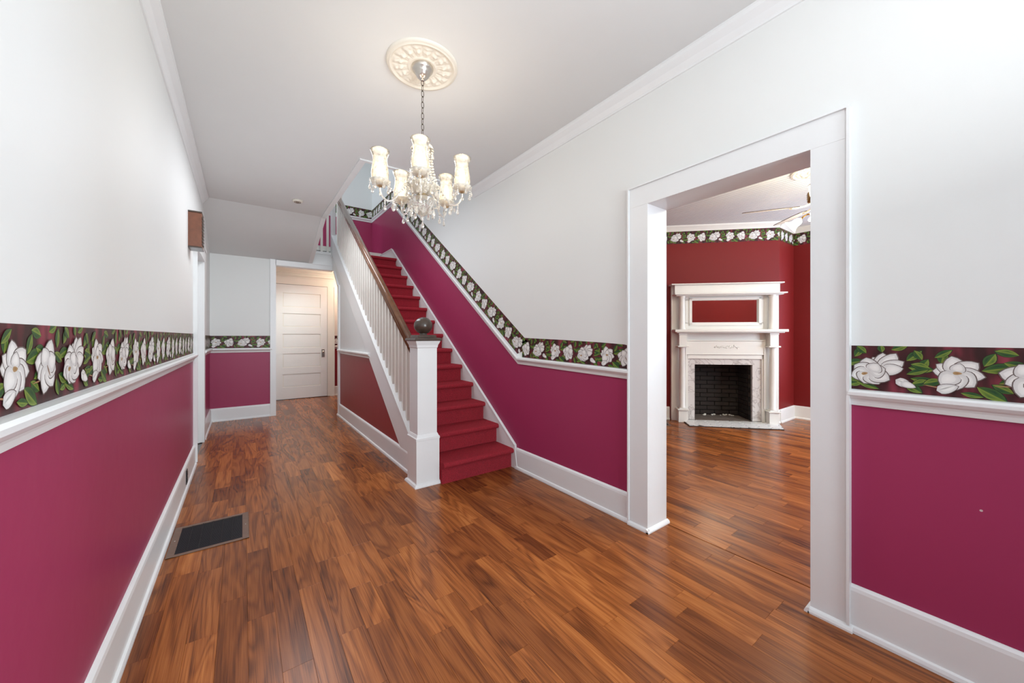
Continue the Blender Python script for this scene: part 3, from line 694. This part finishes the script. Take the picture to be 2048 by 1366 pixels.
border('wallpaper_border', 'magnolia border strip across the wall at the head of the stair', (.4, YB, 3.466), (1, 0, 0), (0, -1, 0), rect(1.615), .9)
border('wallpaper_border', 'small piece of magnolia border beside the end door', (1.49, YD, 1.016), (1, 0, 0), (0, -1, 0), rect(.52, .20), -.12)
border('wallpaper_border', 'magnolia border under the parlor crown over the fireplace', fp(-2.4, 0, 2.535), SD, ND, rect(2.4), .20)
border('wallpaper_border', 'magnolia border on the side of the parlor chimney breast', (6.006, 1.922, 2.535), (1, 0, 0), (0, -1, 0), rect(.554), .10)
border('wallpaper_border', 'magnolia border on the parlor wall past the chimney breast', (X6, 1.92, 2.535), (0, -1, 0), (-1, 0, 0), rect(3.4), -.05)

# ---------------------------------------------------------------- ceiling medallion
def medallion(cx, cy, z, R, label):
    m = MB(); nr, nt = 34, 192; vs = []; 
    for i in range(nt):
        t = 2*PI*i/nt
        for j in range(nr+1):
            r = R*(.02+.98*j/nr); q = r/R
            h = .012
            if q > .93: h = .010+.006*math.sin((q-.93)/.07*PI)
            elif q > .86: h = .018+.003*math.sin((q-.86)/.07*PI)
            elif q > .40:
                p = (q-.40)/.46
                a = abs(math.sin(8*t)); b2 = abs(math.sin(16*t+3*p)); lobes = math.sin(PI*p)
                h = .010+.012*lobes*(a**.8)*(.55+.45*b2)+.004*math.sin(18*p)*a*lobes
            elif q > .34: h = .018
            else: h = .014
            if j == nr: h = 0
            vs.append((cx+r*math.cos(t), cy+r*math.sin(t), z-h))
    k = nr+1; fs = []
    for i in range(nt):
        j2 = (i+1) % nt
        for j in range(nr): fs.append((i*k+j, i*k+j+1, j2*k+j+1, j2*k+j))
    m.add(vs, fs, 0, True); return m.build('ceiling_medallion', 'plaster', label=label, cat='ceiling medallion')
CX, CY = .85, 2.05
medallion(CX, CY, ZC, .205, 'round cream plaster medallion with leaf relief above the chandelier')
# smoke alarm
t = empty('smoke_detector', 'small round white smoke detector on the hall ceiling', 'smoke detector', (.515, 4.95, ZC))
m = MB(); m.lathe([(.001, -.020), (.040, -.020), (.052, -.014), (.056, 0), (.001, 0)], n=28); m.build('cover', 'ivory', t)
m = MB(); m.lathe([(.030, -.0205), (.030, -.024), (.034, -.024), (.034, -.0205)], n=28); m.lathe([(.012, -.0205), (.012, -.024), (.016, -.024), (.016, -.0205)], n=20); m.build('vent_ring', 'brown', t)

# ---------------------------------------------------------------- chandelier
chd = empty('chandelier', 'crystal chandelier with five lit tulip shades hanging from the hall ceiling', 'chandelier', (CX, CY, ZC-.014))
chd.location = (CX, CY, 0)
m = MB(); m.lathe([(.001, 2.702), (.008, 2.700), (.010, 2.708), (.022, 2.712), (.036, 2.726), (.042, 2.738), (.046, 2.742), (.048, 2.750), (.056, 2.756), (.060, 2.764), (.063, 2.775), (.064, 2.780), (.001, 2.780)], n=36)
m.build('canopy', 'nickel', chd)
m = MB(); pts = []
for i in range(20):
    a = 2*PI*i/20; pts.append((.0075*math.cos(a), 0, .0150*math.sin(a)+(.004 if math.sin(a) > 0 else -.004)))
m.tube(pts, .0017, 6, closed=True)
link0 = m.build('chain_link', 'bronze', chd); link0.location = (0, 0, 2.688)
z = 2.688; i = 0
while z > 2.39:
    z -= .0325; i += 1; dup(link0, chd, (0.0006*((-1)**i), 0, z), (0, 0, PI/2*(i % 2)+.15))
m = MB(); m.lathe([(.001, 2.375), (.006, 2.372), (.010, 2.360), (.006, 2.350), (.012, 2.34), (.018, 2.33), (.012, 2.318), (.010, 2.29), (.014, 2.27), (.022, 2.24), (.026, 2.20), (.018, 2.165), (.010, 2.15), (.020, 2.13), (.030, 2.11), (.024, 2.08), (.014, 2.06), (.02, 2.04), (.02, 2.0)], n=20)
m.build('glass_column', 'glass', chd)
pf = lambda n, a: (lambda t, r, z: 1+a*abs(math.sin(n*t/2)))
m = MB(); m.lathe([(.010, 2.345), (.030, 2.338), (.050, 2.318), (.060, 2.295), (.058, 2.293), (.046, 2.314), (.028, 2.332), (.010, 2.338)], n=48, rf=pf(12, .12)); m.build('top_crown', 'bead', chd)
m = MB(); m.lathe([(.012, 2.035), (.035, 2.035), (.062, 2.055), (.085, 2.085), (.083, 2.088), (.058, 2.062), (.030, 2.043), (.012, 2.045)], n=60, rf=pf(14, .10)); m.build('petal_dish', 'bead', chd)
m = MB(); m.lathe([(.001, 1.905), (.016, 1.910), (.035, 1.925), (.058, 1.950), (.070, 1.980), (.072, 2.000), (.050, 2.012), (.02, 2.03)], n=32, smooth=False, rf=lambda t, r, z: 1+.06*math.cos(8*t+40*z)); m.build('cut_glass_bowl', 'glass', chd)
m = MB(); m.lathe([(.026, 1.995), (.034, 2.008), (.034, 2.022), (.020, 2.036), (.001, 2.036)], n=24); m.build('gilt_hub', 'gold', chd)
AZ = [math.radians(-79+72*k)-YAW for k in range(5)]
path = [(.026, 2.030), (.045, 2.060), (.068, 2.080), (.095, 2.078), (.118, 2.050), (.138, 2.012), (.160, 1.978), (.186, 1.962), (.212, 1.968), (.230, 1.990), (.237, 2.015), (.238, 2.038)]
# smooth the arm path
def catmull(P, n=4):
    out = []
    for i in range(len(P)-1):
        p0, p1, p2, p3 = P[max(i-1, 0)], P[i], P[i+1], P[min(i+2, len(P)-1)]
        for k in range(n):
            t = k/n; out.append(tuple(.5*((2*b)+(-a+c)*t+(2*a-5*b+4*c-d)*t*t+(-a+3*b-3*c+d)*t**3) for a, b, c, d in zip(p0, p1, p2, p3)))
    out.append(P[-1]); return out
AP = catmull(path, 3)
# drop prototype
def drop_mesh():
    mb = MB(); mb.ball((0, 0, -.006), .0052, 8, 6); mb.ball((0, 0, -.018), .0042, 8, 6)
    mb.lathe([(.0005, -.023), (.003, -.028), (.0078, -.044), (.0085, -.050), (.006, -.057), (.0005, -.060)], n=8, smooth=False); return mb
drop0 = drop_mesh().build('crystal_drop', 'glass', chd)
firstdrop = True
def put_drop(x, y, z, par, sc=1):
    global firstdrop
    if firstdrop and par is chd: o = drop0; firstdrop = False; o.location = (x, y, z); o.scale = (sc,)*3; return
    o = dup(drop0, par, (x, y, z), (0, 0, rnd.random()*6)); o.scale = (sc,)*3
arm0 = None
for a in AZ:
    ca, sa = math.cos(a), math.sin(a)
    mb = MB(); mb.tube([(r*ca, r*sa, z) for r, z in AP], .0052, 8); arm = mb.build('arm', 'glass', chd)
    c = (.238*ca, .238*sa, 0)
    mb = MB(); mb.lathe([(.008, 2.036), (.022, 2.038), (.040, 2.050), (.052, 2.066), (.050, 2.068), (.038, 2.055), (.018, 2.046), (.008, 2.046)], c, 48, rf=pf(9, .10)); mb.build('drip_cup', 'bead', arm)
    mb = MB(); mb.lathe([(.006, 2.028), (.014, 2.032), (.024, 2.046), (.027, 2.062), (.001, 2.062)], c, 20); mb.build('socket_cup', 'gold', arm)
    mb = MB(); mb.lathe([(.026, 2.056), (.038, 2.066), (.0455, 2.085), (.047, 2.105), (.044, 2.130), (.040, 2.155), (.0375, 2.178), (.0385, 2.196), (.043, 2.213), (.0505, 2.232), (.0490, 2.233), (.0415, 2.213), (.037, 2.196)], c, 36, rf=lambda t, r, z: 1+.035*max(0, (z-2.18)/.055)*abs(math.sin(6*t))); mb.build('glass_shade', 'shade', arm)
    mb = MB(); mb.lathe([(.008, 2.06), (.010, 2.085), (.017, 2.105), (.018, 2.125), (.012, 2.150), (.004, 2.172), (.0005, 2.178)], c, 14); mb.build('bulb', 'bulb', arm)
    point('chandelier_bulb_light', (CX+c[0], CY+c[1], 2.30), .8, (1, .88, .72), .02)
    for k in range(7):
        t = 2*PI*k/7+a; put_drop(c[0]+.053*math.cos(t), c[1]+.053*math.sin(t), 2.062, chd, .95+.1*(k % 2))
    put_drop(.165*ca, .165*sa, 1.972, chd, 1.1); put_drop(.212*ca, .212*sa, 1.964, chd, 1.0)
for k in range(14):
    t = 2*PI*k/14; put_drop(.088*math.cos(t), .088*math.sin(t), 2.078, chd, 1.15)
for k in range(10):
    t = 2*PI*k/10; put_drop(.066*math.cos(t), .066*math.sin(t), 1.975, chd, 1.25)
for k in range(8):
    t = 2*PI*k/8+.2; put_drop(.059*math.cos(t), .059*math.sin(t), 2.296, chd, 1.0)
put_drop(0, 0, 1.905, chd, 1.2)
# bead strands: curtain from the crown to the dish, garlands from dish to arms
for k in range(10):
    t = 2*PI*k/10; mb = MB()
    for j in range(14):
        q = j/13; r = .056+.012*q+.022*math.sin(PI*q)*(-.3)+.020*q*q; zz = 2.292-(2.292-2.085)*q
        mb.ball((r*math.cos(t), r*math.sin(t), zz), .0068 if j % 2 else .0052, 7, 5)
    mb.build('bead_strand', 'bead', chd)
for a in AZ:
    mb = MB()
    for j in range(13):
        q = j/12; r = .085+(.150)*q*.9; zz = 2.085-.07*math.sin(PI*q)-.02*q
        aa = a+.55*math.sin(PI*q)*.4
        mb.ball((r*math.cos(aa), r*math.sin(aa), zz), .006, 7, 5)
    mb.build('bead_strand', 'bead', chd)

# ---------------------------------------------------------------- door chime box
cb = empty('door_chime', 'brown wooden door chime box high on the near wall by the side door', 'door chime', (XL, 4.2, 1.96)); cb.location = (0, 0, 0)
m = MB(); m.bbox(XL, XL+.088, 4.12, 4.29, 1.965, 2.262, .006); m.build('case', 'boxwood', cb)
m = MB()
for i in range(9):
    for j in range(3): m.bbox(XL+.088, XL+.096, 4.14+j*.047, 4.172+j*.047, 1.99+i*.028, 2.011+i*.028, .003)
m.build('fretwork', 'darkwood', cb)
m = MB(); m.bbox(XL-.0, XL+.092, 4.113, 4.297, 2.258, 2.270, .002); m.build('edge_strip', 'darkwood', cb); m = MB(); m.bbox(XL, XL+.092, 4.113, 4.297, 1.957, 1.969, .002); m.build('edge_strip', 'darkwood', cb)
# outlet on baseboard
ot = empty('wall_outlet', 'dark narrow outlet set in the baseboard near the side door', 'outlet', (XL, 3.9, .1)); ot.location = (0, 0, 0)
m = MB(); m.bbox(XL+.016, XL+.021, 3.80, 3.87, .045, .155, .002); m.build('cover_plate', 'black', ot)
m = MB(); m.bbox(XL+.020, XL+.024, 3.815, 3.855, .06, .095, .002); m.bbox(XL+.020, XL+.024, 3.815, 3.855, .105, .14, .002); m.build('socket', 'black', ot)

# ---------------------------------------------------------------- floor registers
def register(cx, cy, w, h, rz, label, nb=6):
    t = empty('floor_register', label, 'floor register', (cx, cy, 0), rz)
    a, b = w/2, h/2; fw = .028; fh = .034
    m = MB(); m.bbox(-a, a, -b, -b+.022, .0005, .006, .002); m.bbox(-a, a, b-.022, b, .0005, .006, .002); m.bbox(-a, -a+fh, -b, b, .0005, .0065, .002); m.bbox(a-fh, a, -b, b, .0005, .0065, .002)
    m.build('frame', 'brown', t)
    m = MB(); m.box(-a+.01, a-.01, -b+.01, b-.01, .0002, .0008); m.build('duct_shade_sheet', 'nearblack', t)  # near-black sheet paints the dark of the duct; no hole is cut
    n = int((h-.05)/.0085)
    m0 = MB(); m0.box(-a+fh, a-fh, -.0018, .0018, .001, .0045); s0 = m0.build('slat', 'black', t)
    s0.location = (0, -b+.028, 0)
    for i in range(1, n): dup(s0, t, (0, -b+.028+i*.0085, 0))
    for i in range(1, nb):
        m = MB(); x = -a+fh+(w-2*fh)*i/nb; m.box(x-.002, x+.002, -b+.022, b-.022, .001, .0052); m.build('cross_bar', 'nearblack', t)
    for sx in (-1, 1):
        m = MB(); m.lathe([(.001, .0085), (.003, .008), (.004, .0062)], (sx*(a-fh/2), 0, 0), 8); m.build('screw', 'nickel', t)
    return t
register(-.154, 2.888, .368, .392, 0, 'black slatted floor register with a brown metal frame in the hall')
register(4.62, 2.90, .30, .25, -PI/4, 'dark floor register beside the parlor fireplace', 4)

# ---------------------------------------------------------------- fireplace
fpq = empty('fireplace_mantel', 'tall white columned mantel with mirror across the parlor corner', 'fireplace', (P0.x, P0.y, 0), -PI/4)
# local frame: x along the breast (s), y = -n (out is negative y)
def FB(name, mt, boxes, parent=fpq, b=.003, **k):
    m = MB()
    for s0, s1, n0, n1, z0, z1 in boxes: m.bbox(s0, s1, -n1, -n0, z0, z1, min(b, (z1-z0)/3, (s1-s0)/3))
    return m.build(name, mt, parent, **k)
FB('backboard', 'cream', [(-1.435, -1.245, 0, .05, 0, 1.93), (-.225, -.035, 0, .05, 0, 1.93), (-1.25, -.22, 0, .05, .945, 1.40), (-1.25, -.22, 0, .05, 1.71, 1.93), (-1.25, -1.19, 0, .05, 1.38, 1.73), (-.27, -.22, 0, .05, 1.38, 1.73)])
FB('frieze', 'cream', [(-1.25, -.22, .05, .075, .955, 1.135), (-1.25, -.22, .05, .085, 1.135, 1.15), (-1.25, -.22, .05, .082, .945, .958)])
FB('opening_frame', 'cream', [(-1.25, -1.215, .0, .065, 0, .945), (-.255, -.22, .0, .065, 0, .945), (-1.25, -.22, .0, .065, .885, .945)])
FB('marble_slab', 'marble', [(-1.215, -1.12, 0, .045, .02, .885)]); FB('marble_slab', 'marble', [(-.366, -.255, 0, .045, .02, .885)]); FB('marble_slab', 'marble', [(-1.12, -.366, 0, .045, .803, .885)])
FB('lower_shelf', 'cream', [(-1.43, -.005, 0, .23, 1.262, 1.298), (-1.40, -.035, 0, .20, 1.248, 1.264)])
FB('upper_shelf', 'cream', [(-1.425, 0.0, 0, .20, 1.782, 1.800), (-1.40, -.03, 0, .165, 1.768, 1.784)])
FB('top_board', 'cream', [(-1.41, -.06, 0, .13, 1.80, 1.925)]); FB('top_cap', 'cream', [(-1.46, -.02, 0, .165, 1.923, 1.940)])
for s in (-1.310, -.148):
    FB('pedestal', 'cream', [(s-.058, s+.058, 0, .165, 0, .17)])
    m = MB(); m.bbox(s-.075, s+.075, -.185, 0, .168, .186, .004); m.bbox(s-.050, s+.050, -.165, 0, .186, .20, .003); m.build('column_base', 'cream', fpq)
    m = MB(); m.lathe([(.044, .20), (.046, .215), (.040, .225), (.042, .6), (.037, 1.03), (.042, 1.04), (.044, 1.055)], (s, -.118, 0), 24); m.build('column', 'cream', fpq)
    FB('column_capital', 'cream', [(s-.072, s+.072, 0, .185, 1.052, 1.072)])
    FB('bracket_block', 'cream', [(s-.050, s+.050, 0, .165, 1.072, 1.225), (s-.056, s+.056, 0, .172, 1.222, 1.250)])
    m = MB(); m.lathe([(.046, 1.298), (.046, 1.315), (.040, 1.325), (.040, 1.55), (.036, 1.735), (.042, 1.745), (.046, 1.755), (.046, 1.77)], (s, -.105, 0), 24); m.build('upper_column', 'cream', fpq)
FB('half_column', 'cream', [(-.235, -.215, .05, .085, .20, 1.05)]); FB('half_column', 'cream', [(-1.255, -1.235, .05, .085, .20, 1.05)])
mf = FB('mirror', 'mirror', [(-1.165, -.285, .02, .03, 1.388, 1.720)])
FB('mirror_frame', 'cream', [(-1.195, -1.160, .02, .062, 1.36, 1.75), (-.290, -.255, .02, .062, 1.36, 1.75), (-1.195, -.255, .02, .062, 1.352, 1.390), (-1.195, -.255, .02, .062, 1.718, 1.752)], mf)
m = MB()
rr = random.Random(5)
for i in range(15):
    u = -.86+.29*i/14; zz = 1.055+.014*math.sin(i*1.7)
    m.lathe([(.001, -.004), (.010, -.003), (.014, 0), (.001, .0)], (u, -.077, zz), 8, fr=Matrix.Rotation(-PI/2, 3, 'X') @ Matrix.Rotation(rr.random()*3, 3, 'Z') @ Matrix.Diagonal((1.3, .55, 1)))
m.tube([(-.88, -.078, 1.05), (-.80, -.079, 1.062), (-.715, -.079, 1.048), (-.63, -.079, 1.062), (-.55, -.078, 1.05)], .003, 6)
m.build('carved_garland', 'cream', fpq)
# firebox
fb = empty('firebox', 'dark sooty brick firebox inside the marble surround', 'firebox', (P0.x, P0.y, 0), -PI/4)
m = MB()
m.box(-1.12, -.366, .30+.08, .42, 0, .82); m.box(-1.15, -1.118, -.0, .42, 0, .82); m.box(-.368, -.336, 0, .42, 0, .82); m.box(-1.15, -.336, 0, .42, .803, .86)
m.build('lining', 'soot', fb)
m = MB(); m.box(-1.12, -.366, -.02, .40, .0, .018); m.build('hearth_floor', 'ash', fb)
bk = MB(); bk.bbox(-.098, .098, 0, .03, 0, .056, .004); b0 = None
zz = .03; row = 0
while zz < .76:
    for i in range(-1, 5):
        c = -1.12+.10+i*.205+(.1 if row % 2 else 0)
        s0, s1 = max(c-.098, -1.115), min(c+.098, -.371)
        if s1-s0 < .03: continue
        mb = MB(); mb.bbox(s0, s1, .350+rnd.random()*.006, .382, zz, zz+.056, .004); mb.build('brick', 'brick', fb)
    for sx, x0 in ((1, -.372), (-1, -1.118)):
        for i in range(2):
            y0 = .02+i*.17+(0 if row % 2 else .06)
            mb = MB(); w = .162
            if sx > 0: mb.bbox(-.388+rnd.random()*.005, -.366, y0, min(y0+w, .35), zz, zz+.056, .003)
            else: mb.bbox(-1.12, -1.100+rnd.random()*.005, y0, min(y0+w, .35), zz, zz+.056, .003)
            mb.build('brick', 'brick', fb)
    zz += .064; row += 1
m = MB()
for i in range(14):
    u = -.95+.5*rnd.random(); yy = .28+.06*rnd.random(); r = .008+.014*rnd.random(); m.ball((u, yy, .018+r*.5), r, 6, 4, sz=.6)
m.build('ash_lumps', 'plaster', fb, kind='stuff')
# hearth of marble pieces
he = empty('hearth', 'low hearth of broken white marble pieces in front of the fireplace', 'hearth', (P0.x, P0.y, 0), -PI/4)
poly = [(-1.30, -.40), (-.165, -.43), (-.06, -.13), (-.06, -.0), (-1.30, 0)]
m = MB(); m.xy(poly, .0005, .010); m.build('bed', 'grout', he)
k = 0
ang = math.radians(40); ca, sa = math.cos(ang), math.sin(ang)
for i in range(-14, 26):
    for j in range(-6, 10):
        L, Wt = .19, .085
        a0 = i*Wt; off = (i*.37 % 1)*L
        b0_, b1_ = j*L+off, (j+1)*L+off
        q = [(a0+.006, b0_+.006+rnd.random()*.006), (a0+Wt-.005, b0_+.008+rnd.random()*.006), (a0+Wt-.006, b1_-.004), (a0+.005, b1_-.006)]
        q = [(-1.4+x*ca-y*sa, -.6+x*sa+y*ca) for x, y in q]
        q = clip_poly(q, [(-1.293, -.393), (-.17, -.422), (-.068, -.13), (-.068, -.05), (-1.293, -.05)])
        if len(q) < 3: continue
        A = abs(sum(q[t][0]*q[(t+1) % len(q)][1]-q[(t+1) % len(q)][0]*q[t][1] for t in range(len(q))))/2
        if A < .0006: continue
        mb = MB(); mb.xy(q, .008, .0165+rnd.random()*.0015); mb.build('tile', 'hearthstone', he)

# ---------------------------------------------------------------- parlor ceiling fan
FXc, FYc = 4.43, 1.09
ray = None
medallion(FXc, FYc, 2.79, .23, 'round cream plaster medallion above the parlor ceiling fan')
fan = empty('ceiling_fan', 'ceiling fan with cream blades, brass motor and lit tulip lamps in the parlor', 'ceiling fan', (FXc, FYc, 0))
m = MB(); m.lathe([(.001, 2.72), (.03, 2.72), (.05, 2.745), (.06, 2.778), (.001, 2.778)], n=24); m.build('canopy', 'ivory', fan)
m = MB(); m.tube([(0, 0, 2.60), (0, 0, 2.73)], .013, 12); m.build('downrod', 'ivory', fan)
m = MB(); m.lathe([(.001, 2.61), (.05, 2.61), (.085, 2.595), (.098, 2.575), (.094, 2.570), (.100, 2.560), (.094, 2.552), (.100, 2.542), (.094, 2.534), (.100, 2.524), (.094, 2.516), (.098, 2.500), (.08, 2.480), (.06, 2.470), (.001, 2.47)], n=36); m.build('motor_housing', 'brass', fan)
for i in range(5):
    a = math.radians(157+72*i)-YAW; ca, sa = math.cos(a), math.sin(a)
    rot = Matrix.Rotation(a, 3, 'Z') @ Matrix.Rotation(math.radians(-13), 3, 'X')
    o = [(.17, -.055), (.30, -.068), (.58, -.070), (.625, -.055), (.635, -.02), (.635, .02), (.625, .055), (.58, .070), (.30, .068), (.17, .055)]
    mb = MB(); vs = []
    for zz in (-.003, .003):
        for x, y in o: p = rot @ Vector((x, y, zz)); vs.append((p.x, p.y, p.z+2.455))
    n = len(o); mb.add(vs, [tuple(range(n-1, -1, -1)), tuple(range(n, 2*n))]); mb.add(vs, [(j, (j+1) % n, (j+1) % n+n, j+n) for j in range(n)], 1)
    bl = mb.build('blade', ['blade', 'edge'], fan)
    mb = MB(); mb.tube([(rot @ Vector((x, 0, z)))+Vector((0, 0, 2.455)) for x, z in ((.07, .02), (.12, .0), (.17, -.008), (.24, -.008))], .009, 8)
    for yy in (-.03, .03): mb.ball((rot @ Vector((.22, yy, -.006)))+Vector((0, 0, 2.455)), .012, 8, 6, sz=.5)
    mb.build('blade_bracket', 'ivory', bl)
m = MB(); m.lathe([(.001, 2.30), (.03, 2.30), (.055, 2.33), (.060, 2.36), (.045, 2.40), (.05, 2.43), (.06, 2.47), (.001, 2.47)], n=28); m.build('light_hub', 'brass', fan)
for i in range(4):
    a = math.radians(135+90*i)-YAW; rz = Matrix.Rotation(a, 3, 'Z'); fr = rz @ Matrix.Rotation(math.radians(125), 3, 'Y')
    mb = MB(); mb.tube([rz @ Vector(p) for p in ((.05, 0, 2.37), (.09, 0, 2.385), (.125, 0, 2.37), (.145, 0, 2.345))], .008, 8); la = mb.build('lamp_arm', 'brass', fan)
    c = rz @ Vector((.145, 0, 2.345))
    mb = MB(); mb.lathe([(.018, 0), (.030, .012), (.036, .035), (.037, .06), (.045, .085), (.060, .105), (.058, .106), (.042, .086), (.030, .06)], c, 32, fr=fr, rf=lambda t, r, z: 1+.18*max(0, (z-.06)/.045)*math.cos(5*t))
    mb.build('tulip_shade', 'fanbulb', la)
    point('fan_lamp_light', Vector((FXc, FYc, 0))+c+fr @ Vector((0, 0, .15)), 2.2, (1, .80, .55), .05)
for dx, L in ((.02, .22), (-.02, .34)):
    mb = MB(); mb.tube([(dx, -.03, 2.31), (dx, -.03, 2.31-L)], .0015, 5); mb.lathe([(.001, .02), (.004, .015), (.009, -.01), (.001, -.014)], (dx, -.03, 2.31-L-.01), 10); mb.build('pull_chain', 'brass', fan)
